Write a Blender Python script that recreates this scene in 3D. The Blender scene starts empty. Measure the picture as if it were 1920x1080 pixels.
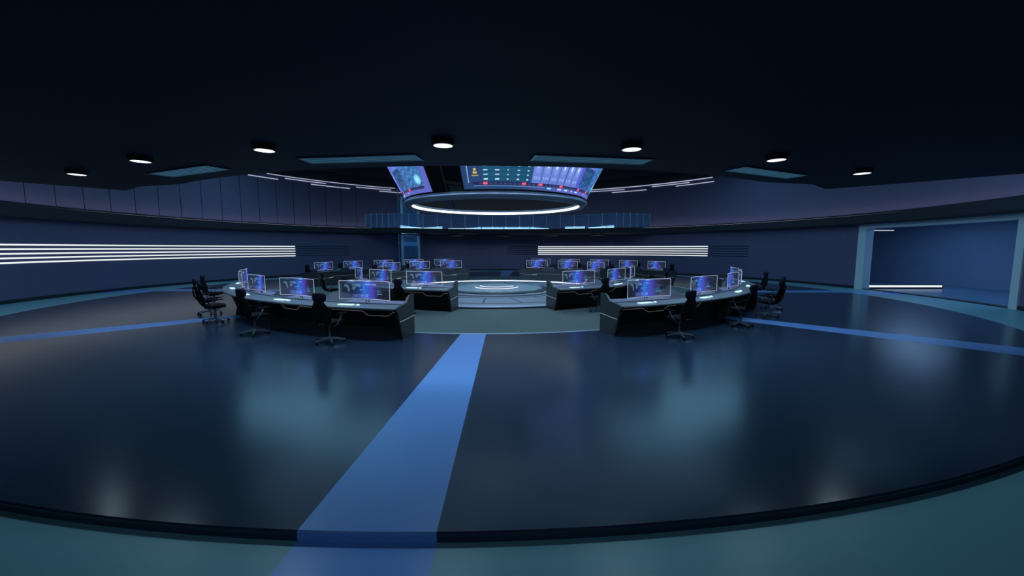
import bpy, bmesh, math, random
from math import sin, cos, radians as rad, pi
from mathutils import Vector, Matrix
random.seed(4)
S = bpy.context.scene
COL = S.collection

# ------------------------------------------------------------------ helpers
def lin(r, g, b):
    f = lambda c: (c/255/12.92) if c/255 <= .04045 else ((c/255+.055)/1.055)**2.4
    return (f(r), f(g), f(b))

def P(r, a, z=0.0):
    return Vector((r*cos(rad(a)), r*sin(rad(a)), z))

def mat(name, base=(.5, .5, .5), rough=.5, metal=0.0, emit=None, es=1.0, spec=.5, noise=0.0, nscale=30.0, bump=0.0):
    m = bpy.data.materials.new(name); m.use_nodes = True
    nt = m.node_tree; b = nt.nodes['Principled BSDF']
    b.inputs['Base Color'].default_value = (*base, 1)
    b.inputs['Roughness'].default_value = rough
    b.inputs['Metallic'].default_value = metal
    b.inputs['Specular IOR Level'].default_value = spec
    if emit:
        b.inputs['Emission Color'].default_value = (*emit, 1)
        b.inputs['Emission Strength'].default_value = es
    if noise > 0 or bump > 0:
        tc = nt.nodes.new('ShaderNodeTexCoord'); n = nt.nodes.new('ShaderNodeTexNoise')
        n.inputs['Scale'].default_value = nscale; n.inputs['Detail'].default_value = 3
        nt.links.new(tc.outputs['Object'], n.inputs['Vector'])
        if noise > 0:
            mr = nt.nodes.new('ShaderNodeMapRange')
            mr.inputs['To Min'].default_value = 1-noise; mr.inputs['To Max'].default_value = 1+noise
            mx = nt.nodes.new('ShaderNodeVectorMath'); mx.operation = 'SCALE'
            mx.inputs[0].default_value = base
            nt.links.new(n.outputs['Fac'], mr.inputs['Value'])
            nt.links.new(mr.outputs['Result'], mx.inputs['Scale'])
            nt.links.new(mx.outputs['Vector'], b.inputs['Base Color'])
        if bump > 0:
            bp = nt.nodes.new('ShaderNodeBump'); bp.inputs['Strength'].default_value = bump
            bp.inputs['Distance'].default_value = .01
            nt.links.new(n.outputs['Fac'], bp.inputs['Height'])
            nt.links.new(bp.outputs['Normal'], b.inputs['Normal'])
    return m

def glow(name, col, s=1.0):
    return mat(name, (.02, .02, .02), .6, emit=col, es=s)

def angle_nodes(nt, period, offset):
    """distance in degrees of the shaded point's azimuth from the nearest multiple of period"""
    N = nt.nodes; L = nt.links
    g = N.new('ShaderNodeNewGeometry'); sx = N.new('ShaderNodeSeparateXYZ'); L.new(g.outputs['Position'], sx.inputs[0])
    at = N.new('ShaderNodeMath'); at.operation = 'ARCTAN2'; 
    ng = N.new('ShaderNodeVectorMath'); ng.operation = 'SCALE'; ng.inputs['Scale'].default_value = -1; L.new(g.outputs['Position'], ng.inputs[0])
    sn = N.new('ShaderNodeSeparateXYZ'); L.new(ng.outputs[0], sn.inputs[0])
    L.new(sn.outputs['Y'], at.inputs[0]); L.new(sn.outputs['X'], at.inputs[1])   # azimuth + 180, so the wrap lies at azimuth 0
    dg = N.new('ShaderNodeMath'); dg.operation = 'MULTIPLY_ADD'; dg.inputs[1].default_value = 180/pi
    dg.inputs[2].default_value = 180 + period*100 - offset; L.new(at.outputs[0], dg.inputs[0])
    pp = N.new('ShaderNodeMath'); pp.operation = 'PINGPONG'; pp.inputs[1].default_value = period/2
    L.new(dg.outputs[0], pp.inputs[0])
    return pp.outputs[0], dg.outputs[0], sx

def floor_mat(name, base, strip, rough, half=1.78, srough=.3, bump=.05):
    m = mat(name, base, rough); nt = m.node_tree; N = nt.nodes; L = nt.links; b = N['Principled BSDF']
    pp, _, _ = angle_nodes(nt, 45, -91.1)
    # PINGPONG over half a period is 0 on a spoke axis
    lt = N.new('ShaderNodeMath'); lt.operation = 'LESS_THAN'; lt.inputs[1].default_value = half; L.new(pp, lt.inputs[0])
    mx = N.new('ShaderNodeMix'); mx.data_type = 'RGBA'
    mx.inputs[6].default_value = (*base, 1); mx.inputs[7].default_value = (*strip, 1)
    L.new(lt.outputs[0], mx.inputs[0])
    tc = N.new('ShaderNodeTexCoord'); n = N.new('ShaderNodeTexNoise'); n.inputs['Scale'].default_value = 90
    n.inputs['Detail'].default_value = 2
    L.new(tc.outputs['Object'], n.inputs['Vector'])
    mr = N.new('ShaderNodeMapRange'); mr.inputs['To Min'].default_value = .88; mr.inputs['To Max'].default_value = 1.12
    L.new(n.outputs['Fac'], mr.inputs['Value'])
    sc = N.new('ShaderNodeVectorMath'); sc.operation = 'SCALE'; L.new(mx.outputs[2], sc.inputs[0]); L.new(mr.outputs[0], sc.inputs['Scale'])
    L.new(sc.outputs[0], b.inputs['Base Color'])
    b.inputs['Specular IOR Level'].default_value = .32
    rm = N.new('ShaderNodeMix'); rm.inputs[2].default_value = rough; rm.inputs[3].default_value = srough
    L.new(lt.outputs[0], rm.inputs[0]); L.new(rm.outputs[0], b.inputs['Roughness'])
    return m

def wall_mat(name, base, seams=False):
    m = mat(name, base, .55, spec=.3); nt = m.node_tree; N = nt.nodes; L = nt.links; b = N['Principled BSDF']
    n = N.new('ShaderNodeTexNoise'); n.inputs['Scale'].default_value = 3; tc = N.new('ShaderNodeTexCoord')
    L.new(tc.outputs['Object'], n.inputs['Vector'])
    mr = N.new('ShaderNodeMapRange'); mr.inputs['To Min'].default_value = .93; mr.inputs['To Max'].default_value = 1.07
    L.new(n.outputs['Fac'], mr.inputs['Value'])
    sc = N.new('ShaderNodeVectorMath'); sc.operation = 'SCALE'; sc.inputs[0].default_value = base
    L.new(mr.outputs[0], sc.inputs['Scale']); out = sc.outputs[0]
    if seams:
        pp, _, sx = angle_nodes(nt, 3.655, 159.25)
        lt = N.new('ShaderNodeMath'); lt.operation = 'LESS_THAN'; lt.inputs[1].default_value = .055; L.new(pp, lt.inputs[0])
        gt = N.new('ShaderNodeMath'); gt.operation = 'GREATER_THAN'; gt.inputs[1].default_value = 3.8; L.new(sx.outputs['Z'], gt.inputs[0])
        mu = N.new('ShaderNodeMath'); mu.operation = 'MULTIPLY'; L.new(lt.outputs[0], mu.inputs[0]); L.new(gt.outputs[0], mu.inputs[1])
        mx = N.new('ShaderNodeMix'); mx.data_type = 'RGBA'; mx.inputs[7].default_value = (.002, .003, .006, 1)
        L.new(mu.outputs[0], mx.inputs[0]); L.new(out, mx.inputs[6]); out = mx.outputs[2]
    L.new(out, b.inputs['Base Color'])
    return m

def glass_mat(name, tint, alpha, rough=.05, em=None):
    m = bpy.data.materials.new(name); m.use_nodes = True; nt = m.node_tree; N = nt.nodes; L = nt.links
    for n in list(N):
        if n.type == 'BSDF_PRINCIPLED': N.remove(n)
    out = [n for n in N if n.type == 'OUTPUT_MATERIAL'][0]
    t = N.new('ShaderNodeBsdfTransparent'); t.inputs[0].default_value = (*[.6+.4*c for c in tint], 1)
    g = N.new('ShaderNodeBsdfPrincipled'); g.inputs['Base Color'].default_value = (*tint, 1); g.inputs['Roughness'].default_value = rough
    mx = N.new('ShaderNodeMixShader'); mx.inputs[0].default_value = alpha
    L.new(t.outputs[0], mx.inputs[1]); L.new(g.outputs[0], mx.inputs[2]); L.new(mx.outputs[0], out.inputs[0])
    return m

def screen_mat(name, strength, translucent):
    """emission taken from the pattern stored on the screen's own grid; alpha of the pattern is its opacity"""
    m = bpy.data.materials.new(name); m.use_nodes = True; nt = m.node_tree; N = nt.nodes; L = nt.links
    for n in list(N):
        if n.type == 'BSDF_PRINCIPLED': N.remove(n)
    out = [n for n in N if n.type == 'OUTPUT_MATERIAL'][0]
    a = N.new('ShaderNodeVertexColor'); a.layer_name = 'pattern'
    e = N.new('ShaderNodeEmission'); e.inputs['Strength'].default_value = strength; L.new(a.outputs['Color'], e.inputs['Color'])
    if translucent:
        t = N.new('ShaderNodeBsdfTransparent'); t.inputs[0].default_value = (.85, .87, .95, 1)
        mx = N.new('ShaderNodeMixShader'); L.new(a.outputs['Alpha'], mx.inputs[0]); L.new(t.outputs[0], mx.inputs[1]); L.new(e.outputs[0], mx.inputs[2])
        L.new(mx.outputs[0], out.inputs[0])
    else:
        d = N.new('ShaderNodeBsdfPrincipled'); d.inputs['Base Color'].default_value = (.004, .005, .01, 1); d.inputs['Roughness'].default_value = .2
        ad = N.new('ShaderNodeAddShader'); L.new(e.outputs[0], ad.inputs[0]); L.new(d.outputs[0], ad.inputs[1]); L.new(ad.outputs[0], out.inputs[0])
    return m

def tag(o, label=None, cat=None, group=None, kind=None):
    if label: o['label'] = label
    if cat: o['category'] = cat
    if group: o['group'] = group
    if kind: o['kind'] = kind
    return o

def empty(name, loc=(0, 0, 0), rz=0.0, **k):
    o = bpy.data.objects.new(name, None); COL.objects.link(o); o.location = loc; o.rotation_euler = (0, 0, rz)
    o.empty_display_size = .1
    return tag(o, **k)

def obj(name, bm, m, parent=None, smooth=False, **k):
    me = bpy.data.meshes.new(name); bmesh.ops.recalc_face_normals(bm, faces=bm.faces[:]); bm.to_mesh(me); bm.free()
    if m: me.materials.append(m)
    if smooth:
        for p in me.polygons: p.use_smooth = True
        if smooth == 'auto':
            try: me.set_sharp_from_angle(angle=rad(35))
            except Exception: pass
    o = bpy.data.objects.new(name, me); COL.objects.link(o)
    if parent: o.parent = parent
    return tag(o, **k)

def copy_tree(o, parent=None):
    c = o.copy(); COL.objects.link(c); c.parent = parent
    for ch in list(o.children): copy_tree(ch, c)
    return c

def box(bm, cx, cy, cz, sx, sy, sz, rz=0, M=None):
    m = Matrix.Translation((cx, cy, cz)) @ Matrix.Rotation(rz, 4, 'Z') @ Matrix.Diagonal((sx, sy, sz, 1))
    if M: m = M @ m
    return bmesh.ops.create_cube(bm, size=1, matrix=m)['verts']

def arc(bm, prof, a0, a1, n=None, closed=True, c=(0, 0)):
    """sweep a (radius, z) profile about a vertical axis from azimuth a0 to a1 (degrees)"""
    full = abs(abs(a1-a0)-360) < 1e-6
    n = n or max(2, int(abs(a1-a0)/1.5))
    rings = []
    for i in range(n if full else n+1):
        a = rad(a0+(a1-a0)*i/n)
        rings.append([bm.verts.new((c[0]+r*cos(a), c[1]+r*sin(a), z)) for r, z in prof])
    k = len(prof); m = len(rings)
    for i in range(m if full else m-1):
        A, B = rings[i], rings[(i+1) % m]
        for j in range(k if closed else k-1):
            bm.faces.new((A[j], A[(j+1) % k], B[(j+1) % k], B[j]))
    if closed and not full:
        bm.faces.new(rings[0]); bm.faces.new(rings[-1][::-1])
    return rings

def ring_rect(bm, r0, r1, z0, z1, a0=0, a1=360, n=None):
    return arc(bm, [(r0, z0), (r1, z0), (r1, z1), (r0, z1)], a0, a1, n)

def tube(bm, pts, r, seg=8, caps=True, radii=None):
    pts = [Vector(p) for p in pts]; rings = []
    for i, p in enumerate(pts):
        d = (pts[min(i+1, len(pts)-1)]-pts[max(i-1, 0)]).normalized()
        u = d.orthogonal().normalized() if i == 0 else (u - d*u.dot(d)).normalized()
        v = d.cross(u); rr = radii[i] if radii else r
        rings.append([bm.verts.new(p+(u*cos(2*pi*k/seg)+v*sin(2*pi*k/seg))*rr) for k in range(seg)])
    for A, B in zip(rings, rings[1:]):
        for k in range(seg): bm.faces.new((A[k], A[(k+1) % seg], B[(k+1) % seg], B[k]))
    if caps: bm.faces.new(rings[0][::-1]); bm.faces.new(rings[-1])

def lathe(bm, prof, seg=24, c=(0, 0, 0)):
    rings = []
    for r, z in prof:
        rings.append([bm.verts.new((c[0]+max(r, 1e-4)*cos(2*pi*k/seg), c[1]+max(r, 1e-4)*sin(2*pi*k/seg), c[2]+z)) for k in range(seg)])
    for A, B in zip(rings, rings[1:]):
        for k in range(seg): bm.faces.new((A[k], A[(k+1) % seg], B[(k+1) % seg], B[k]))
    bm.faces.new(rings[0][::-1]); bm.faces.new(rings[-1])

def prism(bm, pts, z0, z1):
    A = [bm.verts.new((x, y, z0)) for x, y in pts]; B = [bm.verts.new((x, y, z1)) for x, y in pts]
    n = len(pts); bm.faces.new(A[::-1]); bm.faces.new(B)
    for i in range(n): bm.faces.new((A[i], A[(i+1) % n], B[(i+1) % n], B[i]))

def loft(bm, sections, cap=True):
    rings = [[bm.verts.new(p) for p in s] for s in sections]; n = len(rings[0])
    for A, B in zip(rings, rings[1:]):
        for k in range(n): bm.faces.new((A[k], A[(k+1) % n], B[(k+1) % n], B[k]))
    if cap: bm.faces.new(rings[0][::-1]); bm.faces.new(rings[-1])

BM = bmesh.new

# ------------------------------------------------------------------ materials
KD = 1.0
M = {}
M['platform'] = floor_mat('platform_floor', (.017, .037, .068), (.12, .29, .66), .20)
M['outer'] = floor_mat('outer_floor', (.17, .41, .49), (.15, .36, .85), .36)
M['carpet'] = mat('grey_green_carpet', (.088, .128, .128), .95, spec=.1, noise=.6, nscale=28, bump=.4)
M['trim'] = mat('brushed_trim', (.55, .70, .90), .3, metal=.25)
M['wall'] = wall_mat('wall_paint', (.130, .125, .215))
M['wall_panel'] = wall_mat('wall_panels', (.130, .125, .215), seams=True)
M['ledge'] = mat('ledge_dark', (.030, .036, .045), .6, spec=.2)
M['soffit'] = mat('soffit_dark', (.020, .030, .045), .65, spec=.2)
M['ceilfill'] = glow('ceiling_fill_glow', (.34, .60, 1.0), .26)
M['ceiling'] = mat('ceiling_dark', (.012, .016, .028), .8, spec=.1)
M['base'] = mat('baseboard_dark', (.012, .016, .025), .6)
M['groove'] = mat('unlit_channel', (.010, .016, .035), .6)
M['strip'] = glow('strip_light', (.92, .99, 1.0), .47)
M['upline'] = glow('line_light', (.62, .70, .92), .38)
M['white'] = glow('ring_light', (.95, .98, 1.0), 1.4)
M['sky'] = glow('ceiling_light_panel', (.24, .60, .90), .95)
M['down'] = glow('downlight_lens', (.9, 1.0, 1.0), 1.3)
M['black'] = mat('black_metal', (.006, .007, .009), .5)
M['panel'] = mat('teal_vent_panel', (.05, .14, .20), .5, noise=.25, nscale=6, emit=lin(28, 55, 70), es=1.1)  # faint emission stands in for light reflected by the panels
M['desk'] = mat('desk_grey_green', (.036, .050, .055), .42, noise=.06, nscale=20)
M['divider'] = mat('desk_divider', (.060, .066, .095), .45)
M['top'] = mat('desk_worktop', (.165, .215, .250), .34)
M['shelf'] = mat('desk_shelf', (.25, .26, .39), .36)  # pale violet base colour stands in for the monitors' glow on the shelf
M['deskdark'] = mat('desk_recess', (.010, .011, .013), .6)
M['accent'] = mat('accent_line', (.45, .42, .40), .3, metal=.3, emit=(.50, .46, .42), es=.07)
M['accent2'] = mat('accent_line_pale', (.5, .55, .58), .3, emit=(.45, .5, .55), es=.13)
M['mark'] = glow('pale_mark', (.6, .65, .68), .3)
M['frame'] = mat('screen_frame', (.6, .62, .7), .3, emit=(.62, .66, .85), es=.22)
M['stand'] = mat('stand_white', (.75, .78, .85), .25, metal=.2)
M['stand_dark'] = mat('stand_joint', (.03, .03, .035), .4)
M['key'] = mat('lit_keyboard', (.7, .8, .8), .4, emit=(.62, .95, .95), es=.38)
M['screen'] = screen_mat('monitor_glass', .5, True)
M['bigscreen'] = screen_mat('wall_display', .58, False)
M['chairblack'] = mat('chair_mesh_black', (.006, .007, .009), .8, spec=.1)
M['chairseat'] = mat('chair_seat_fabric', (.009, .010, .012), .85, spec=.1)
M['headrest'] = mat('headrest_navy', (.007, .010, .024), .7, spec=.2)  # navy tint stands in for light falling on near-black headrests
M['chrome'] = mat('chair_alloy', (.21, .25, .30), .3, metal=.6)
M['caster'] = mat('caster_black', (.008, .008, .009), .4)
M['stage'] = mat('stage_plate', (.17, .23, .29), .42, noise=.08, nscale=8)
M['stagedark'] = mat('stage_joint', (.015, .028, .045), .6)
M['stagetop'] = mat('stage_top', (.17, .26, .30), .40, noise=.12, nscale=10)
M['arcglow'] = glow('arc_glow', (.80, .82, 1.0), .8)
M['ringshell'] = mat('display_housing', (.11, .15, .20), .35, metal=.3)
M['ringdark'] = mat('display_back', (.0025, .003, .004), .7, spec=.1)
M['alloy'] = mat('rail_post_alloy', (.45, .62, .75), .35, metal=.2)
M['glass'] = glass_mat('rail_glass', (.22, .42, .66), .36)
M['liftglass'] = glass_mat('lift_glass', (.26, .50, .75), .20)
M['lift'] = mat('lift_frame', (.42, .66, .78), .35, metal=.2)
M['liftcar'] = mat('lift_car_panel', (.12, .30, .50), .4, emit=lin(40, 95, 135), es=.3)
M['balcrefl'] = glow('balcony_reflection', lin(150, 200, 225), 1.7)
M['gate'] = mat('gate_frame', (.60, .74, .78), .45)
M['corr'] = wall_mat('corridor_wall', (.19, .28, .42))
M['corrfloor'] = mat('corridor_floor', (.10, .20, .34), .3)

# ------------------------------------------------------------------ room
RW = 19.55
ZF = -0.08
GATE = (-15.75, 4.6)
bm = BM(); ring_rect(bm, 16.5, 30.5, ZF-.2, ZF, 0, 360, 240)
obj('floor', bm, M['outer'], kind='structure')
bm = BM(); arc(bm, [(9.6, -.25), (16.85, -.25), (16.85, -.012), (16.838, 0), (9.6, 0)], 0, 360, 360)
obj('floor_platform', bm, M['platform'], kind='structure')
bm = BM(); ring_rect(bm, 5.6, 9.93, -.2, 0.004, 0, 360, 240)
obj('floor_carpet', bm, M['carpet'], kind='structure')
bm = BM(); ring_rect(bm, 9.93, 9.99, -.05, .008, 0, 360, 240)
obj('trim_1', bm, M['trim'], kind='structure')

def wall(name, a0, a1, m, z0=ZF-.1, z1=7.5):
    bm = BM(); ring_rect(bm, RW, RW+.35, z0, z1, a0, a1, max(2, int(abs(a1-a0)/.9)))
    return obj(name, bm, m, kind='structure')
CAM_GATE = (-98.5, -77.5)
wall('wall_back', 60, 128, M['wall'])
wall('wall_left', 128, 242, M['wall_panel'])
wall('wall_front', -118, CAM_GATE[0], M['wall'])
wall('wall_front_right', CAM_GATE[1], -50, M['wall'])
bm = BM(); ring_rect(bm, RW, RW+.35, 3.35, 7.5, CAM_GATE[0], CAM_GATE[1], 20); obj('wall_front_lintel', bm, M['wall'], kind='structure')
bm = BM()
ring_rect(bm, RW, RW+.35, ZF-.1, 7.5, -50, GATE[0]-.9, 40)
ring_rect(bm, RW, RW+.35, ZF-.1, 7.5, GATE[1]+1.2, 60, 60)
ring_rect(bm, RW, RW+.35, 3.2, 7.5, GATE[0]-.9, GATE[1]+1.2, 24)
obj('wall_right', bm, M['wall'], kind='structure')
bm = BM()
for a0, a1 in ((GATE[1]+1.2, 261.5), (-77.5, GATE[0]-.9)):
    ring_rect(bm, RW-.03, RW+.01, ZF, .06, a0, a1, 200)
obj('baseboard_round', bm, M['base'], kind='structure')
# ledge between lower and upper wall, full circle
bm = BM(); arc(bm, [(19.05, 3.42), (19.12, 3.34), (RW+.02, 3.34), (RW+.02, 3.83), (19.05, 3.83)], 0, 360, 300)
obj('trim_2', bm, M['ledge'], kind='structure')
# added fill light, hidden on the ledge to brighten the upper wall
t = empty('added_cove_fill', (0, 0, 3.84), label='added dim fill light hidden on the wall ledge, brightening the upper wall', cat='light')
M['cove'] = glow('cove_fill_glow', (.85, .82, 1.0), 1.0)
bm = BM(); ring_rect(bm, 19.12, 19.24, 0, .03, -46, 226, 200); obj('diffuser', bm, M['cove'], t)
bm = BM(); ring_rect(bm, 19.06, 19.10, -.005, .07, -46, 226, 200); obj('lip', bm, M['base'], t)
# high ceiling
bm = BM(); lathe(bm, [(20.2, 7.9), (20.2, 8.25), (.01, 8.25), (.01, 8.0), (18.0, 8.0), (RW, 7.47)], 160)
bmesh.ops.delete(bm, geom=[f for f in bm.faces if len(f.verts) > 4], context='FACES')
obj('ceiling', bm, M['ceiling'], kind='structure')
# front gallery soffit: an annular sector hanging over the entrance
edge = [P(12.35, a)[:2] for a in [-122.5+i*(63.5/60) for i in range(61)]]
edge = [P(19.5, -133.6)[:2], P(15.0, -133.9)[:2], P(12.98, -134.3)[:2], P(12.86, -131.6)[:2], P(12.85, -129.5)[:2], P(12.42, -124.5)[:2]] + edge + \
       [P(12.42, -57.9)[:2], P(12.82, -53.2)[:2], P(12.8, -48.2)[:2], P(13.5, -47.7)[:2], P(15.85, -47.0)[:2], P(19.5, -46.6)[:2]]
edge += [P(19.5, a)[:2] for a in [-46.6-i*(87/60) for i in range(1, 60)]]
bm = BM(); prism(bm, edge, 3.56, 4.0)
obj('ceiling_front', bm, M['soffit'], kind='structure')

# gate in the right wall
g = empty('wall_gate', P(RW, -5.6, ZF), 0, kind='structure'); g.name = 'door_1'
def gpart(name, a0, a1, z0, z1, r0=RW-.06, r1=RW+1.0):
    bm = BM(); ring_rect(bm, r0, r1, z0, z1, a0, a1, max(2, int(abs(a1-a0)/.8)))
    bmesh.ops.translate(bm, verts=bm.verts, vec=-g.location)
    return obj(name, bm, M['gate'], g)
gpart('door_jamb', GATE[1], GATE[1]+1.25, ZF, 3.34, RW-.06, RW+.38)
gpart('door_jamb', GATE[0]-.95, GATE[0], ZF, 3.34, RW-.06, RW+.38)
gpart('door_head', GATE[0]-.01, GATE[1]+.01, 3.13, 3.34, RW-.06, RW+.38)
bm = BM(); ring_rect(bm, RW-.02, RW+.3, ZF-.02, ZF+.035, GATE[0], GATE[1], 24); obj('trim_3', bm, M['base'], kind='structure')
# corridor beyond the gate
bm = BM(); ring_rect(bm, 26.2, 26.5, ZF-.1, 3.9, -28, 24, 50); obj('wall_corridor', bm, M['corr'], kind='structure')
bm = BM(); ring_rect(bm, RW+.36, 26.6, 3.7, 3.9, -28, 24, 50); obj('ceiling_corridor', bm, M['ceiling'], kind='structure')
bm = BM()
ring_rect(bm, RW+.3, 26.5, ZF-.1, 3.9, 24, 24.6, 2); ring_rect(bm, RW+.3, 26.5, ZF-.1, 3.9, -28.6, -28, 2)
obj('wall_corridor_ends', bm, M['corr'], kind='structure')
# lobby behind the viewer
bm = BM(); ring_rect(bm, 25.0, 25.3, ZF-.1, 3.9, -104, -72, 30)
ring_rect(bm, RW+.3, 25.3, ZF-.1, 3.9, -104.4, -104, 2); ring_rect(bm, RW+.3, 25.3, ZF-.1, 3.9, -72, -71.6, 2)
obj('wall_lobby', bm, M['corr'], kind='structure')
bm = BM(); ring_rect(bm, RW+.34, 25.3, 3.7, 3.9, -104, -72, 30); obj('ceiling_lobby', bm, M['ceiling'], kind='structure')

bm = BM(); ring_rect(bm, RW+.3, 26.3, ZF-.05, ZF+.006, -28, 24, 60); obj('floor_corridor', bm, M['corrfloor'], kind='structure')
# lights of the corridor
t = empty('floor_light_bar', (21.75, 1.74, ZF), 0, label='white glowing light bar lying low across the corridor floor behind the open gate', cat='light')
bm = BM(); box(bm, 0, 0, .145, 4.25, .10, .10); obj('diffuser', bm, M['strip'], t)
bm = BM(); box(bm, 0, .03, .05, 4.3, .16, .09); box(bm, 0, .02, .215, 4.32, .13, .03); box(bm, 2.16, .02, .14, .04, .13, .18)
obj('housing', bm, M['base'], t)
t = empty('corridor_ceiling_light', (23.5, 5.24, 3.2), 0, label='thin pale line light hung under the corridor ceiling seen through the gate', cat='light')
bm = BM(); box(bm, 0, 0, 0, 1.7, .07, .06); obj('diffuser', bm, M['upline'], t)
bm = BM(); box(bm, 0, 0, .045, 1.75, .1, .03); obj('housing', bm, M['base'], t)
for x in (-.7, .7):
    bm = BM(); tube(bm, [(x, 0, .06), (x, 0, .5)], .008, 6); obj('hanger', bm, M['base'], t)
def area(name, loc, rot, sx, sy, e, col):
    l = bpy.data.lights.new(name, 'AREA'); l.shape = 'RECTANGLE'; l.size = sx; l.size_y = sy; l.energy = e; l.color = col
    o = bpy.data.objects.new(name, l); COL.objects.link(o); o.location = loc; o.rotation_euler = rot; o['kind'] = 'helper'
    return o
# fill lamps added under the corridor ceiling, unseen from the hall
for y, a in ((0, 5), (1, -12)):
    p = P(22.5, a, 3.62)
    t = empty('corridor_fill_lamp', p, rad(a), label='added square fill lamp under the corridor ceiling, ' + ('near the light bar' if y == 0 else 'away from the light bar'), cat='light', group='added corridor fill lamps')
    bm = BM(); box(bm, 0, 0, 0, 3.2, 3.0, .04); obj('diffuser', bm, glow('corridor_fill_glow', (.30, .55, 1.0), 1.45), t)
    bm = BM(); box(bm, 0, 0, .05, 3.3, 3.1, .06); obj('housing', bm, M['base'], t)

# ------------------------------------------------------------------ wall light strips
def wall_strip(side, lit, dark, k):
    z = 1.49+.18*k
    am = (lit[0]+lit[1])/2
    t = empty('wall_light_strip', P(RW-.02, am, z))
    rank = ['lowest', 'second from the bottom', 'middle', 'second from the top', 'topmost'][k]
    tag(t, f'long white glowing strip on the {side} lower wall, {rank} of its five', 'light', f'glowing strips on the {side} lower wall')
    def seg(name, a0, a1, m, r0, z0, z1):
        bm = BM(); ring_rect(bm, r0, RW+.005, z0, z1, a0, a1); bmesh.ops.translate(bm, verts=bm.verts, vec=-t.location); obj(name, bm, m, t)
    seg('diffuser', *lit, M['strip'], RW-.015, z, z+.066)
    for a0, a1 in dark: seg('unlit_channel', a0, a1, M['groove'], RW-.008, z+.01, z+.056)
for k in range(5):
    wall_strip('left', (144.8, 206), [(132.2, 144.7)], k)
    wall_strip('right', (35.5, 80.3), [(80.4, 89.3), (26.4, 35.4)], k)
lines = [(150, 120.0, 7.45, 'long top'), (146.2, 137.1, 7.29, 'short middle'), (140.5, 131.4, 7.10, 'short low'), (153.8, 147.7, 7.14, 'short low'),
         (129.9, 121, 7.27, 'short middle'), (124.1, 115.8, 7.09, 'short low'),
         (68.5, 35.2, 7.43, 'long top'), (65.7, 56.7, 7.26, 'short middle'), (60, 51, 7.07, 'short low'), (49.6, 40.5, 7.28, 'short middle'),
         (43.7, 34.8, 7.11, 'short low'), (73, 67.1, 7.08, 'short low')]
where = ['reaching the glass lift', 'nearest the left end', 'below the long left line', 'leftmost of all', 'beside the glass lift', 'passing behind the glass lift',
         'right of the hanging display', 'nearest the hanging display', 'second from the hanging display', 'second from the right end', 'rightmost of all', 'half hidden by the hanging display']
for (a0, a1, z, kd), w in zip(lines, where):
    am = (a0+a1)/2; t = empty('line_light', P(RW-.03, am, z), label=f'{kd} pale line light on the upper wall, {w}', cat='light', group='line lights high on the upper wall')
    bm = BM(); ring_rect(bm, RW-.05, RW+.01, z, z+(.055 if 'top' in kd else .045), a0, a1); bmesh.ops.translate(bm, verts=bm.verts, vec=-t.location)
    obj('diffuser', bm, M['upline'], t)

# ------------------------------------------------------------------ soffit lamps and vents
dn = [-121.9, -111.6, -101.3, -90.7, -80.0, -69.5, -58.9]
dl = ['leftmost', 'second from the left', 'third from the left', 'middle', 'third from the right', 'second from the right', 'rightmost']
for a, w in zip(dn, dl):
    t = empty('ceiling_downlight', P(14.06, a, 3.56), rad(a+90), label=f'round surface downlight on the dark front ceiling, {w} of seven', cat='light', group='round downlights on the front ceiling')
    bm = BM(); lathe(bm, [(.155, 0), (.155, -.075), (.13, -.085), (.13, -.06), (.128, 0)], 32); obj('housing', bm, M['black'], t, smooth='auto')
    bm = BM(); lathe(bm, [(.128, -.04), (.128, -.078), (.01, -.079)], 32); obj('lens', bm, M['down'], t)
    l = bpy.data.lights.new('ceiling_downlight_beam', 'SPOT'); l.energy = 66; l.color = (.55, .82, 1.0); l.spot_size = rad(140); l.spot_blend = 1; l.shadow_soft_size = .12
    o = bpy.data.objects.new('ceiling_downlight_beam', l); COL.objects.link(o); o.location = P(14.06, a, 3.45); o['kind'] = 'helper'
for (a0, a1), w in zip([(-118.4, -110.2), (-101.8, -93.2), (-85.2, -76.6), (-68.4, -59.9)], ['leftmost', 'second from the left', 'second from the right', 'rightmost']):
    am = (a0+a1)/2
    t = empty('ceiling_vent_panel', P(13.05, am, 3.56), rad(am+90), label=f'long teal slatted panel set in the dark front ceiling, {w} of four', cat='vent', group='teal panels in the front ceiling')
    hl = 13.05*sin(rad((a1-a0)/2))
    bm = BM(); box(bm, 0, 0, -.008, 2*hl, .40, .016); obj('panel', bm, M['panel'], t)
    bm = BM()
    for y in (-.21, .21): box(bm, 0, y, -.012, 2*hl+.04, .02, .024)
    for x in (-hl-.01, hl+.01): box(bm, x, 0, -.012, .02, .40, .024)
    obj('panel_frame', bm, M['ringshell'], t)
    bm = BM()
    for i in range(5): box(bm, 0, -.15+.075*i, -.018, 2*hl-.06, .006, .008)
    obj('slats', bm, M['ringshell'], t)

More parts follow.
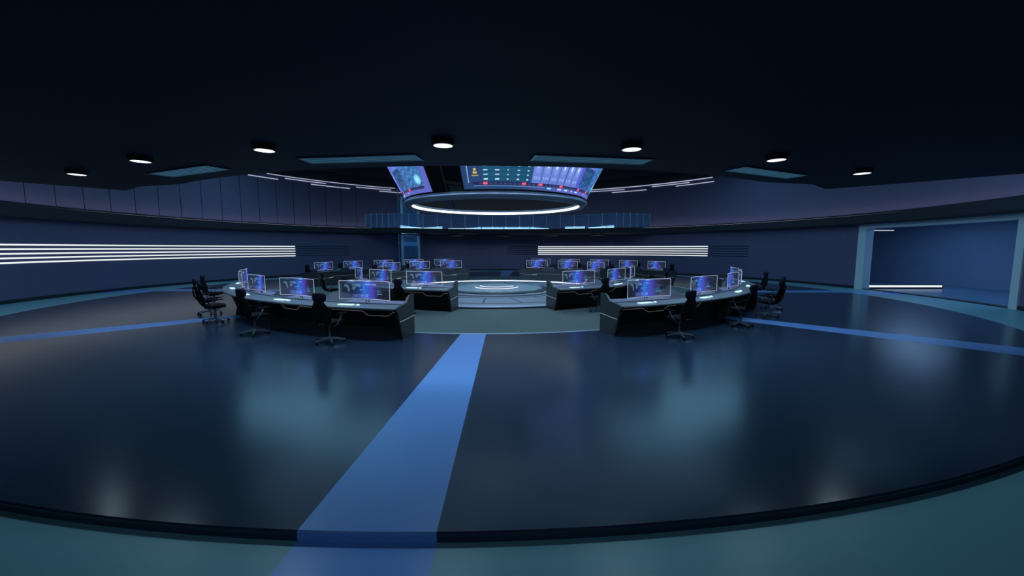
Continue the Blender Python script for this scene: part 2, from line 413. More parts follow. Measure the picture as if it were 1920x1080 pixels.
# luminous fields in the high ceiling (their blurred images show on the polished floor)
fields = [([(-14.7, 2.1), (-17.4, 6.6), (-10.5, 8.0), (-10.5, 2.9), (-4.4, 2.1), (-3.5, -1.5), (-6.3, -1.5), (-10.4, .3)], 'left, reaching from the wall to the hanging display'),
          ([(5.7, 1.1), (9.8, 3.6), (11.5, 8.0), (16.6, 8.0), (16.4, 6.6), (14.2, 2.9), (10.2, .3), (7.1, -.5)], 'right, reaching from the wall to the hanging display'),
          ([(-1.6, -.9), (4.2, -.9), (4.2, 2.5), (-1.6, 2.5)], 'middle, above the hanging display'),
          ([(15.7, -2.2), (16.9, -4.2), (16.6, -7.2), (9.8, -5.2)], 'right, in front of the gate'),
          ([(-15.7, -4.8), (-17.3, -5.2), (-14.8, -8.9), (-7.2, -8.2), (-8.4, -6.4)], 'left, beside the front gallery')]
for pts, w in fields:
    cx = sum(p[0] for p in pts)/len(pts); cy = sum(p[1] for p in pts)/len(pts)
    t = empty('ceiling_light_field', (cx, cy, 7.80), label='large pale luminous field in the high ceiling, ' + w, cat='light', group='luminous fields in the high ceiling')
    bm = BM(); prism(bm, [(x-cx, y-cy) for x, y in pts], 0, .05); obj('diffuser', bm, M['sky'], t)
# broad unseen disc, added to give the hall an even blue fill
t = empty('ceiling_fill_disc', (0, -2, 7.90), label='added broad blue fill disc glowing faintly under the high ceiling', cat='light')
bm = BM(); lathe(bm, [(.01, .06), (10.4, .06), (10.4, .09), (.01, .09)], 96); obj('fill_surface', bm, M['ceilfill'], t)
bm = BM(); ring_rect(bm, 10.4, 10.5, .03, .10, 0, 360, 96); obj('border', bm, M['black'], t)
# round fill lamps added out of view to light floor and stage
M['wash'] = glow('fill_lens', (.62, .80, 1.0), 22)
M['wash2'] = glow('fill_lens_soft', (.62, .80, 1.0), 8)
for x, y, r, m, w in [(-7.6, -8.6, .55, 'wash', 'leftmost over the entrance floor'), (-3.8, -10.2, .55, 'wash', 'left of middle over the entrance floor'), (0, -10.8, .55, 'wash', 'middle over the entrance floor'),
                   (3.8, -10.2, .55, 'wash', 'right of middle over the entrance floor'), (7.6, -8.6, .55, 'wash', 'rightmost over the entrance floor'),
                   (0, 0, 1.6, 'wash2', 'large one hung above the centre stage')]:
    zl = 6.85 if m == 'wash2' else 7.93
    t = empty('ceiling_fill_lamp', (x, y, zl), label=f'added round fill lamp under the high ceiling, {w}', cat='light', group='added round fill lamps under the high ceiling')
    bm = BM(); lathe(bm, [(.01, 0), (r, 0), (r, .04), (.01, .04)], 32); obj('lens', bm, M[m], t)
    bm = BM(); lathe(bm, [(r+.01, .06), (r+.01, -.03), (r+.08, -.03), (r+.08, .06)], 32)
    bmesh.ops.delete(bm, geom=[f for f in bm.faces if len(f.verts) > 4], context='FACES'); obj('housing', bm, M['black'], t)
for x, y in ((-2.4, -22.0), (2.6, -22.0)):  # lamps added behind the viewer, unseen, to brighten the near floor
    t = empty('lobby_fill_lamp', (x, y, 3.66), label='added square fill lamp under the lobby ceiling behind the entrance, ' + ('left' if x < 0 else 'right') + ' one', cat='light', group='added lobby fill lamps')
    bm = BM(); box(bm, 0, 0, 0, 1.8, 1.8, .03); obj('diffuser', bm, glow('lobby_fill_glow', (.6, .8, 1.0), 1.5), t)
    bm = BM(); box(bm, 0, 0, .03, 1.9, 1.9, .03); obj('housing', bm, M['base'], t)

# ------------------------------------------------------------------ central stage
t = empty('round_stage', (0, 0, 0), label='round tiered centre stage with a white glowing rim in the middle of the carpet', cat='stage')
def sp(name, m, prof=None, f=None, smooth=False, **k):
    bm = BM()
    if prof: arc(bm, prof, 0, 360, 200)
    if f: f(bm)
    return obj(name, bm, m, t, smooth=smooth, **k)
sp('kerb', M['stagedark'], [(5.80, 0), (5.95, 0), (5.95, .06), (5.80, .06)])
sp('kerb_cap', M['trim'], [(5.72, .06), (5.96, .06), (5.95, .085), (5.72, .085)])
sp('rim_light', M['white'], [(5.72, .005), (5.79, .005), (5.79, .06), (5.72, .06)], label='white glowing rim')
sp('deck_plate', M['stage'], [(3.0, 0), (5.72, 0), (5.72, .03), (3.0, .06)])
def joints(bm):
    for r, z in ((4.75, .0387), (3.22, .0577)): arc(bm, [(r, z-.01), (r+.11, z-.01), (r+.11, z+.004), (r, z+.005)], 0, 360, 160)
    for i in range(20):
        a = 9+18*i+3; p0 = P(3.28, a, .06); p1 = P(4.77, a+2, .042)
        d = (p1-p0); n = Vector((-d.y, d.x, 0)).normalized()*.036
        v = [bm.verts.new(p0+n), bm.verts.new(p0-n), bm.verts.new(p1-n), bm.verts.new(p1+n)]
        bm.faces.new(v)
sp('deck_joints', M['stagedark'], f=joints)
sp('step', M['stage'], [(2.3, .05), (2.95, .05), (2.95, .11), (2.3, .115)])
def jag(bm):
    n = 144; A = []; B = []; C = []
    for i in range(n):
        a = 360*i/n; r = 2.52 + .07*((i//6) % 2) + (.05 if (i//2) % 5 == 0 else 0)
        A.append(bm.verts.new(P(r, a, .1))); B.append(bm.verts.new(P(r-.02, a, .15)))
    for i in range(n): bm.faces.new((A[i], A[(i+1) % n], B[(i+1) % n], B[i]))
    bm.faces.new(B)
sp('toothed_rim', M['stagedark'], f=jag)
def topd(bm):
    n = 144; A = []; B = []
    for i in range(n):
        a = 360*i/n; r = 2.27 - .09*(((i+3)//5) % 3 == 0) - .04*((i//2) % 7 == 0)
        A.append(bm.verts.new(P(r, a, .14))); B.append(bm.verts.new(P(r, a, .175)))
    for i in range(n): bm.faces.new((A[i], A[(i+1) % n], B[(i+1) % n], B[i]))
    bm.faces.new(B)
sp('stage_top', M['stagetop'], f=topd)
sp('upper_tier', M['stagetop'], [(.84, .17), (1.06, .17), (1.04, .215), (.84, .215)])
sp('arc_light', M['arcglow'], f=lambda bm: arc(bm, [(1.035, .205), (1.068, .205), (1.065, .222), (1.035, .222)], 180, 360, 60), label='pale glowing arc')
sp('centre_tier', M['stagetop'], f=lambda bm: lathe(bm, [(.85, .17), (.81, .265), (.01, .27)], 64))
sp('arc_light', M['arcglow'], f=lambda bm: arc(bm, [(.80, .264), (.84, .264), (.835, .281), (.80, .281)], 190, 350, 60), label='pale glowing arc')
for a in (-112, -74, -30, 8, 60, 120, 170, 215):
    def topj(bm):
        d = P(1, a); n = Vector((-d.y, d.x, 0))*.02
        v = [bm.verts.new(d*r+n*s+Vector((0, 0, .178))) for r, s in ((1.3, 1), (1.3, -1), (1.95, -1.4), (1.95, 1.4))]; bm.faces.new(v)
    sp('top_joint', M['stagedark'], f=topj)

# ------------------------------------------------------------------ desks
def desk_origin(bm, t):
    bmesh.ops.transform(bm, matrix=t.matrix_world.inverted() if False else (Matrix.Rotation(-t.rotation_euler.z, 4, 'Z') @ Matrix.Translation(-t.location)), verts=bm.verts)

def hump(bm, r0, a, w, dz=.95):
    """raised wedge between two seats: high at the back, chamfered sides, falling to the shelf"""
    k = 180/pi/r0
    sec = []
    for s, top in ((-w, .80), (-w+.17, dz), (w-.17, dz), (w, .80)):
        aa = a+s*k
        sec.append([P(r0+.0, aa, .70), P(r0+.0, aa, top), P(r0+.10, aa, top), P(r0+.43, aa, .775 if top > .9 else .775), P(r0+.43, aa, .70)])
    loft(bm, sec)

def zig(bm, r, a0, a1, seats, step, zh, zl, face):
    """thin accent line running along the desk and dipping once at each seat"""
    pts = []; k = 180/pi/r
    pts.append((a0, zh))
    for i, s in enumerate(seats):
        o = (.30 if i % 2 == 0 else -.42)*k
        for d, z in ((-.42, zh), (-.27, zl), (.27, zl), (.42, zh)): pts.append((s+o+d*k, z))
    pts.append((a1, zh))
    fine = []
    for (p, zp), (q, zq) in zip(pts, pts[1:]):
        n = max(1, int(abs(q-p)/1.5))
        for j in range(n): fine.append((p+(q-p)*j/n, zp+(zq-zp)*j/n))
    fine.append(pts[-1])
    h = .006
    secs = [[P(r-.006, a, z-h), P(r+.006, a, z-h), P(r+.006, a, z+h), P(r-.006, a, z+h)] for a, z in fine]
    loft(bm, secs)

ENDP = [(0, 0), (0, .96), (.02, .975), (.22, .975), (.30, .93), (.44, .81), (.88, .765), (.985, .745), (.985, .715), (.87, .62), (.66, 0)]
def make_desk(r0, ac, seats, step, hw, label, group, rear):
    t = empty('curved_control_desk', P(r0+.5, ac, 0), rad(ac+90), label=label, cat='desk', group=group)
    def part(name, m, f, parent=None, **k):
        bm = BM(); f(bm); desk_origin(bm, t); o = obj(name, bm, m, parent or t, **k); return o
    a0, a1 = ac-hw, ac+hw
    seats = sorted(seats)
    mids = [(p+q)/2 for p, q in zip(seats, seats[1:])]
    part('worktop', M['top'], lambda bm: arc(bm, [(r0+.455, .70), (r0+.955, .70), (r0+.985, .715), (r0+.985, .745), (r0+.97, .752), (r0+.455, .765)], a0+.05, a1-.05))
    part('monitor_shelf', M['shelf'], lambda bm: arc(bm, [(r0+.05, .70), (r0+.435, .70), (r0+.435, .785), (r0+.05, .80)], a0+.05, a1-.05))
    part('shelf_joint', M['deskdark'], lambda bm: arc(bm, [(r0+.43, .69), (r0+.46, .69), (r0+.46, .757), (r0+.43, .757)], a0+.05, a1-.05))
    for m in mids: part('raised_divider', M['divider'], lambda bm, m=m: hump(bm, r0, m, .42))
    part('back_panel', M['desk'], lambda bm: ring_rect(bm, r0+.02, r0+.06, 0, .80, a0+.05, a1-.05))
    part('front_panel', M['deskdark'], lambda bm: ring_rect(bm, r0+.36, r0+.40, 0, .70, a0+.1, a1-.1))
    part('accent_line', M['accent'], lambda bm: zig(bm, r0+.405, a0+.3, a1-.3, seats, step, .575, .475, 1))
    k = 180/pi/(r0+.5)
    for s, a in ((1, a0), (-1, a1)):
        def ep(bm, a=a, s=s):
            secs = [[P(r0+r, aa, z) for r, z in ENDP] for aa in (a-s*.0, a+s*.055*k)]
            loft(bm, secs)
        e = part('end_panel', M['desk'], ep)
        def ln(bm, a=a, s=s):
            aa = a-s*.006*k
            pts = [(0.0, .455), (.60, .425), (.80, .425)]
            for (p, zp), (q, zq) in zip(pts, pts[1:]):
                loft(bm, [[P(r0+x, b, z+dz) for dz in (-.006, .006) for b in ()] or [P(r0+x, a, z-.006), P(r0+x, aa, z-.006), P(r0+x, aa, z+.006), P(r0+x, a, z+.006)] for x, z in ((p, zp), (q, zq))])
        part('end_line', M['accent2'], ln, parent=e)
        def ed(bm, a=a, s=s):
            aa = a-s*.004*k
            loft(bm, [[P(r0+x0, b, z) for x0, b in ((x, a+s*.05*k), (x, aa), (x+.055, aa), (x+.055, a+s*.05*k))] for x, z in ((.655, 0), (.83, .52), (.865, .60))])
        part('end_edge', M['deskdark'], ed, parent=e)
    for m in mids:
        def sup(bm, m=m):
            secs = [[P(r0+r, m+d*k, z) for r, z in ((.38, 0), (.38, .70), (.86, .70), (.62, 0))] for d in (-.05, .05)]
            loft(bm, secs)
        part('support_leg', M['desk'], sup)
    # back face details: long recess slots and accent line
    part('back_line', M['accent'], lambda bm: zig(bm, r0+.015, a0+.2, a1-.2, seats, step, .50, .43, -1))
    for s in seats:
        for d, z in ((-.34, .665), (.30, .655), (0.0, .735)):
            part('back_slot', M['deskdark'], lambda bm: ring_rect(bm, r0+.010, r0+.03, z, z+.022, s+(d-.22)*k, s+(d+.22)*k, 4))
    if rear:
        def logo(bm):
            r = r0+.012; s = seats[-1] if ac > 90 and ac < 180 else seats[0]
            targets = [seats[0], seats[-1]] if r0 < 8 else [seats[0], seats[-1]]
            for s in targets:
                kk = 180/pi/r
                for j, w in enumerate((.045, .03, .05, .028, .05)):
                    ring_rect(bm, r-.004, r+.006, .425, .455 if j % 2 == 0 else .448, s+(-.15+.065*j)*kk, s+(-.15+.065*j+w)*kk, 1)
        part('back_mark', M['mark'], logo)
    return t

OC = [(-129.95, 'left front'), (-41.6, 'right front'), (138.2, 'left rear'), (49.5, 'right rear')]
R0O, R0I = 9.98, 5.98
def place(fmt): return fmt
ONM = {'left front': 'nearest on the left', 'right front': 'nearest on the right', 'left rear': 'farthest on the left', 'right rear': 'farthest on the right'}
outer_seats = {}; inner_seats = {}
for ac, nm in OC:
    ss = [ac+12.2*i for i in (-2, -1, 0, 1, 2)]
    outer_seats[nm] = ss
    make_desk(R0O, ac, ss, 12.2, 30.35 if nm == 'left front' else 30.8, f'long curved five seat control desk of the outer ring, {ONM[nm]}', 'curved desks of the outer ring', 'rear' in nm)
    ac = {'left front': -129.3, 'right front': -42.2, 'left rear': 137.6, 'right rear': 49.6}[nm]
    si = [ac+19.0*i for i in (-1, 0, 1)]
    inner_seats[nm] = si
    make_desk(R0I, ac, si, 19.0, 28.6, f'short curved three seat control desk of the inner ring, {ONM[nm].replace("nearest", "near").replace("farthest", "far")}', 'curved desks of the inner ring', 'rear' in nm)

# ------------------------------------------------------------------ monitors
def gss(x, m, s): return math.exp(-((x-m)/s)**2)
LAND = [(.115, .74, .040, .075), (.15, .69, .030, .06), (.165, .50, .020, .13), (.155, .60, .018, .05), (.245, .76, .030, .05), (.255, .58, .026, .10), (.27, .66, .03, .05),
        (.32, .78, .055, .055), (.36, .72, .035, .06), (.30, .70, .02, .05), (.385, .50, .028, .045)]
def mon_pattern(u, v):
    r, g, b, a = .030, .038, .075, .42
    c = gss(u, .57, .25 if u < .57 else .11)
    r += .022*c; g += .05*c; b += .50*c; a += .42*c
    pk = gss(u, .68, .09); r += .035*pk; b += .05*pk
    c2 = gss(u, .46, .07)*gss(v, .5, .5); g += .09*c2; b += .20*c2
    # map window
    if .08 < u < .43 and .38 < v < .90:
        r *= .6; g = g*.8+.008; a = max(a, .5)
        k = 0
        for x, y, sx, sy in LAND:
            d = ((u-x)/sx)**2+((v-y)/sy)**2+.55*sin(u*210+v*40)*sin(v*95-u*60)
            if d < .9: k = max(k, 1-max(d, 0)*.6)
        r += .17*k; g += .30*k; b += .34*k
    if .08 < u < .24 and v > .88 and v < .95: g += .05; b += .07
    if .02 < u < .05 and int(v*14) % 2: g += .06; b += .08
    # tile row
    if .22 < u < .53 and .06 < v < .28:
        r += .05; g += .08; b += .22
        if int((u-.22)/.052) % 2 and .12 < v < .22: r += .05; g += .12; b += .12
    # data columns
    if .41 < u < .46 and .34 < v < .8 and int(v*22) % 2: g += .14; b += .30
    if .47 < u < .55 and .78 < v < .81: r += .2; g += .22; b += .5
    # right block
    if .70 < u < .82:
        if .27 < v < .325: r += .16; g += .65; b += .80
        elif .40 < v < .44 or .50 < v < .53:
            if u < .79: g += .22; b += .45
        elif .34 < v < .68 and u > .70+(v-.34)*.12 and u < .82-(v-.34)*.16: g += .06; b += .18
    if .47 < u < .57 and v > .93: r += .08; g += .30; b += .40
    return r, g, b, min(a, .93)

def screen_mesh(name, W, H, z0, sag, nx, ny, flip):
    me = bpy.data.meshes.new(name); R = (W*W/4+sag*sag)/(2*sag); th = math.asin(W/2/R)
    vs = []; cs = []
    for j in range(ny+1):
        for i in range(nx+1):
            t = -th+2*th*i/nx
            vs.append((R*sin(t), -(R-R*cos(t)), z0+H*j/ny))
            u = i/nx
            cs.append(mon_pattern(1-u if flip else u, j/ny))
    fs = [(j*(nx+1)+i, j*(nx+1)+i+1, (j+1)*(nx+1)+i+1, (j+1)*(nx+1)+i) for j in range(ny) for i in range(nx)]
    me.from_pydata(vs, [], fs)
    at = me.color_attributes.new('pattern', 'FLOAT_COLOR', 'POINT')
    for k, c in enumerate(cs): at.data[k].color = c
    me.materials.append(M['screen']); me.polygons.foreach_set('use_smooth', [True]*len(me.polygons))
    return me
MW, MH, MZ, SAG = 1.40, .445, .075, .11
def make_monitor(flip):
    t = empty('curved_monitor', (0, 0, -20))
    o = bpy.data.objects.new('screen', screen_mesh('screen', MW, MH, MZ, SAG, 120, 46, flip)); COL.objects.link(o); o.parent = t
    R = (MW*MW/4+SAG*SAG)/(2*SAG); th = math.asin(MW/2/R)
    arcp = [(R*sin(-th+2*th*i/16), -(R-R*cos(-th+2*th*i/16))) for i in range(17)]
    bm = BM()
    for z in (MZ, MZ+MH): tube(bm, [(x, y, z) for x, y in arcp], .007, 6)
    for x, y in (arcp[0], arcp[-1]): tube(bm, [(x, y, MZ), (x, y, MZ+MH)], .007, 6)
    obj('screen_frame', bm, M['frame'], t)
    bm = BM()
    prism(bm, [(-.17, -.11), (-.03, -.02), (-.03, .06), (.03, .06), (.03, -.02), (.17, -.11), (.13, -.12), (0, -.05), (-.13, -.12)], 0, .012)
    obj('stand_foot', bm, M['stand'], t)
    bm = BM(); tube(bm, [(-.03, .03, .01), (-.045, .015, .05), (-.05, .008, .085)], .010, 8); tube(bm, [(.03, .03, .01), (.045, .015, .05), (.05, .008, .085)], .010, 8)
    box(bm, 0, .012, .09, .16, .012, .03)
    obj('stand_neck', bm, M['stand_dark'], t)
    return t
mon = [make_monitor(False), make_monitor(True)]
used = [False, False]
ordn = ['first', 'second', 'third', 'fourth', 'fifth']
def seat_rank(nm, ss, i):
    """order counted from the central aisle"""
    aisle = -86 if 'front' in nm else 94
    o = sorted(ss, key=lambda s: abs((s-aisle+180) % 360-180))
    return ordn[o.index(ss[i])]
dnm = lambda nm, ring: f'{"near" if "front" in nm else "far"} {nm.split()[0]} {ring} desk'
keyb = None; mouse = None
def make_keyboard():
    t = empty('keyboard', (0, 0, -20))
    bm = BM(); box(bm, 0, 0, .006, .40, .135, .012); obj('body', bm, M['key'], t)
    bm = BM()
    for j in range(4):
        for i in range(12): box(bm, -.18+i*.0325, -.048+j*.03, .0135, .026, .023, .004)
    obj('keys', bm, M['key'], t)
    return t
def make_mouse():
    t = empty('computer_mouse', (0, 0, -20))
    bm = BM(); bmesh.ops.create_uvsphere(bm, u_segments=16, v_segments=10, radius=1, matrix=Matrix.Diagonal((.034, .055, .028, 1)))
    bmesh.ops.delete(bm, geom=[v for v in bm.verts if v.co.z < -.001], context='VERTS')
    obj('shell', bm, M['key'], t, smooth=True)
    bm = BM(); box(bm, 0, .03, .026, .006, .016, .008); obj('wheel', bm, M['stand_dark'], t)
    return t
kb0 = make_keyboard(); ms0 = make_mouse(); kused = [False]

# ------------------------------------------------------------------ chairs
def make_chair():
    t = empty('office_chair', (0, 0, -20))
    # local +Y faces the desk
    def sect(y, z, w, d, n=14, tilt=0.0, bulge=0.0):
        out = []
        for k in range(n):
            a = 2*pi*k/n; x = cos(a); q = sin(a)
            px = w/2*abs(x)**.6*(1 if x >= 0 else -1); py = d/2*abs(q)**.6*(1 if q >= 0 else -1)
            out.append(Vector((px, y+py+bulge*(abs(px)/(w/2))**2, z)))
        return out
    bm = BM()   # seat cushion, built front to back
    secs = []
    for y, w, h, z in ((-.23, .40, .05, .475), (-.20, .46, .085, .475), (0, .50, .09, .472), (.18, .49, .085, .475), (.25, .44, .05, .468)):
        ring = []
        for k in range(14):
            a = 2*pi*k/14; x = cos(a); q = sin(a)
            ring.append(Vector((w/2*abs(x)**.6*(1 if x >= 0 else -1), y, z+h/2*abs(q)**.7*(1 if q >= 0 else -1))))
        secs.append(ring)
    loft(bm, secs); obj('seat', bm, M['chairseat'], t, smooth=True)
    bm = BM()
    secs = [sect(-.23, .43, .30, .04, bulge=.02), sect(-.24, .50, .40, .05, bulge=.03), sect(-.275, .60, .46, .055, bulge=.05), sect(-.30, .72, .48, .05, bulge=.06), sect(-.315, .82, .42, .05, bulge=.05),
            sect(-.325, .90, .31, .045, bulge=.03), sect(-.33, .955, .24, .04, bulge=.02)]
    loft(bm, secs); obj('backrest', bm, M['chairblack'], t, smooth=True)
    bm = BM()
    secs = [sect(-.325, .945, .22, .05, bulge=.02), sect(-.325, .985, .30, .075, bulge=.035), sect(-.325, 1.06, .34, .085, bulge=.045), sect(-.33, 1.12, .31, .075, bulge=.04), sect(-.335, 1.15, .23, .045, bulge=.02)]
    loft(bm, secs); obj('headrest', bm, M['headrest'], t, smooth=True)
    bm = BM(); tube(bm, [(0, -.33, .93), (0, -.37, .80), (0, -.35, .62), (0, -.27, .50), (0, -.12, .41), (0, 0, .40)], .022, 8, radii=[.014, .018, .022, .026, .03, .03])
    obj('back_spine', bm, M['chairblack'], t, smooth=True)
    for s in (-1, 1):
        bm = BM(); tube(bm, [(s*.10, -.05, .40), (s*.22, -.10, .405), (s*.285, -.08, .47), (s*.30, -.02, .58), (s*.30, .03, .655)], .014, 8)
        a = obj('arm_support', bm, M['chrome'], t, smooth=True)
        bm = BM(); sec = []
        for y, w, z in ((-.14, .045, .668), (-.10, .075, .672), (.05, .085, .675), (.15, .075, .672), (.19, .04, .664)):
            sec.append([Vector((s*.30+w/2*cos(2*pi*k/10), y, z+.014*sin(2*pi*k/10))) for k in range(10)])
        loft(bm, sec); obj('armrest', bm, M['chairblack'], t, smooth=True)
    bm = BM(); sec = []   # alloy shell below the seat
    for y, w, z, h in ((-.26, .14, .47, .02), (-.18, .30, .425, .03), (0, .36, .405, .035), (.14, .30, .42, .03), (.22, .18, .44, .015)):
        sec.append([Vector((w/2*cos(2*pi*k/12), y, z+h/2*sin(2*pi*k/12))) for k in range(12)])
    loft(bm, sec); obj('seat_shell', bm, M['chrome'], t, smooth=True)
    bm = BM(); lathe(bm, [(.028, .10), (.028, .26), (.02, .265), (.02, .40)], 14); obj('gas_lift', bm, M['chrome'], t, smooth='auto')
    bm = BM(); lathe(bm, [(.03, .075), (.05, .08), (.052, .12), (.03, .135)], 16)
    for k in range(5):
        a = rad(90+72*k+10); d = Vector((cos(a), sin(a), 0)); n = Vector((-d.y, d.x, 0))
        sec = []
        for r, w, z0, z1 in ((.03, .05, .085, .125), (.16, .042, .085, .115), (.30, .034, .062, .085), (.325, .02, .062, .078)):
            sec.append([d*r+n*w/2+Vector((0, 0, z0)), d*r+n*w*.3+Vector((0, 0, z1)), d*r-n*w*.3+Vector((0, 0, z1)), d*r-n*w/2+Vector((0, 0, z0))])
        loft(bm, sec)
    obj('star_base', bm, M['chrome'], t)
    bmc = None
    for k in range(5):
        a = rad(90+72*k+10); d = Vector((cos(a), sin(a), 0)); n = Vector((-d.y, d.x, 0)); c = d*.305
        bm = BM()
        for s in (-.018, .018):
            m = Matrix.Translation(c+n*s+Vector((0, 0, .029))) @ n.to_track_quat('Z', 'Y').to_matrix().to_4x4()
            bmesh.ops.create_cone(bm, cap_ends=True, segments=14, radius1=.028, radius2=.028, depth=.018, matrix=m)
        tube(bm, [c+Vector((0, 0, .03)), c+Vector((0, 0, .075))], .009, 6)
        obj('caster', bm, M['caster'], t)
    return t
chair0 = make_chair(); cused = [False]
jit = {}
def put(proto, flag, loc, rz, label, cat, group):
    o = proto if not flag[0] else copy_tree(proto)
    flag[0] = True
    o.location = loc; o.rotation_euler = (0, 0, rz); tag(o, label, cat, group)
    return o
todo = []
for ring, table, rm, rc, step in (('outer', outer_seats, R0O+.37, 11.38, 12.2), ('inner', inner_seats, R0I+.37, 7.5, 19.0)):
    for nm, ss in table.items():
        rear = 'rear' in nm
        for i, s in enumerate(ss):
            todo.append((ring, nm, rear, i, s, rm, rc, ss))
FL = [0, 0]
off_chair = {('outer', 'left front'): [2.0, 0.5, -2.8, -1.3, -1.4], ('outer', 'right front'): [.5, 1.6, .8, -2.0, .5],
             ('outer', 'left rear'): [0.0, 0.0, 0.0, 0.0, 0.0], ('outer', 'right rear'): [-.5, .3, -.6, -.9, 1.2]}
for ring, nm, rear, i, s, rm, rc, ss in todo:
    rk = seat_rank(nm, ss, i); D = dnm(nm, ring)
    m = mon[1 if rear else 0]
    f = [used[1 if rear else 0]]
    put(m, f, P(rm, s, .792), rad(s+90), f'curved see-through monitor on {D}, {rk} from the central aisle', 'monitor', f'monitors on the {D}')
    used[1 if rear else 0] = True
    k = 180/pi/rm
    if not rear:
        r = rm+.34
        ff = [kused[0]]
        put(kb0, ff, P(r, s-.34*180/pi/r, .762), rad(s+92), f'small bright lit keyboard on {D}, {rk} from the central aisle', 'keyboard', f'keyboards on the {D}')
        ff = [kused[0]]
        put(ms0, ff, P(r-.01, s-.02*180/pi/r, .762), rad(s+80), f'small pale lit mouse on {D}, {rk} from the central aisle', 'mouse', f'mice on the {D}')
        kused[0] = True
    d = off_chair.get((ring, nm), [0]*5)[i] if ring == 'outer' else (-.6 if 'left' in nm else .3)
    turn = random.uniform(-9, 9) if ring == 'outer' else random.uniform(-6, 6)
    put(chair0, cused, P(rc+random.uniform(-.05, .06), s+d, 0 if ring == 'outer' else .004), rad(s+d+90+turn),
        f'black high-backed office chair at {D}, {rk} from the central aisle', 'chair', f'office chairs at the {D}')

# ------------------------------------------------------------------ hanging ring display
t = empty('hanging_ring_display', (0, 0, 4.0), label='hanging ring of curved lit displays with white glowing lower rim above the stage', cat='display')
def hp(name, m, f, smooth=False, parent=None, **k):
    bm = BM(); f(bm); bmesh.ops.translate(bm, verts=bm.verts, vec=(0, 0, -4.0)); return obj(name, bm, m, parent or t, smooth=smooth, **k)
hp('lower_ring', M['ringshell'], lambda bm: arc(bm, [(3.98, 4.03), (4.04, 3.99), (4.16, 3.99), (4.30, 4.10), (4.32, 4.20), (4.26, 4.27), (3.98, 4.27), (3.95, 4.24)], 0, 360, 160), smooth='auto')
hp('rim_glow', M['white'], lambda bm: arc(bm, [(3.945, 4.065), (3.985, 4.055), (3.985, 4.165), (3.945, 4.165)], 0, 360, 160), label='white glowing rim')
hp('rim_trim', M['trim'], lambda bm: arc(bm, [(4.305, 4.13), (4.335, 4.15), (4.33, 4.19), (4.30, 4.20)], 0, 360, 160))
SC = [(-104.6, -4.0), (-224.6, -123.6), (15.4, 116.4)]
SZ0, SZ1 = 4.31, 5.75
SR = lambda z: 4.22+(z-4.25)*.52
def streak(u, v):
    return .5+.5*sin(u*91+v*23+3*sin(u*37+v*9))*sin(u*53-v*31)
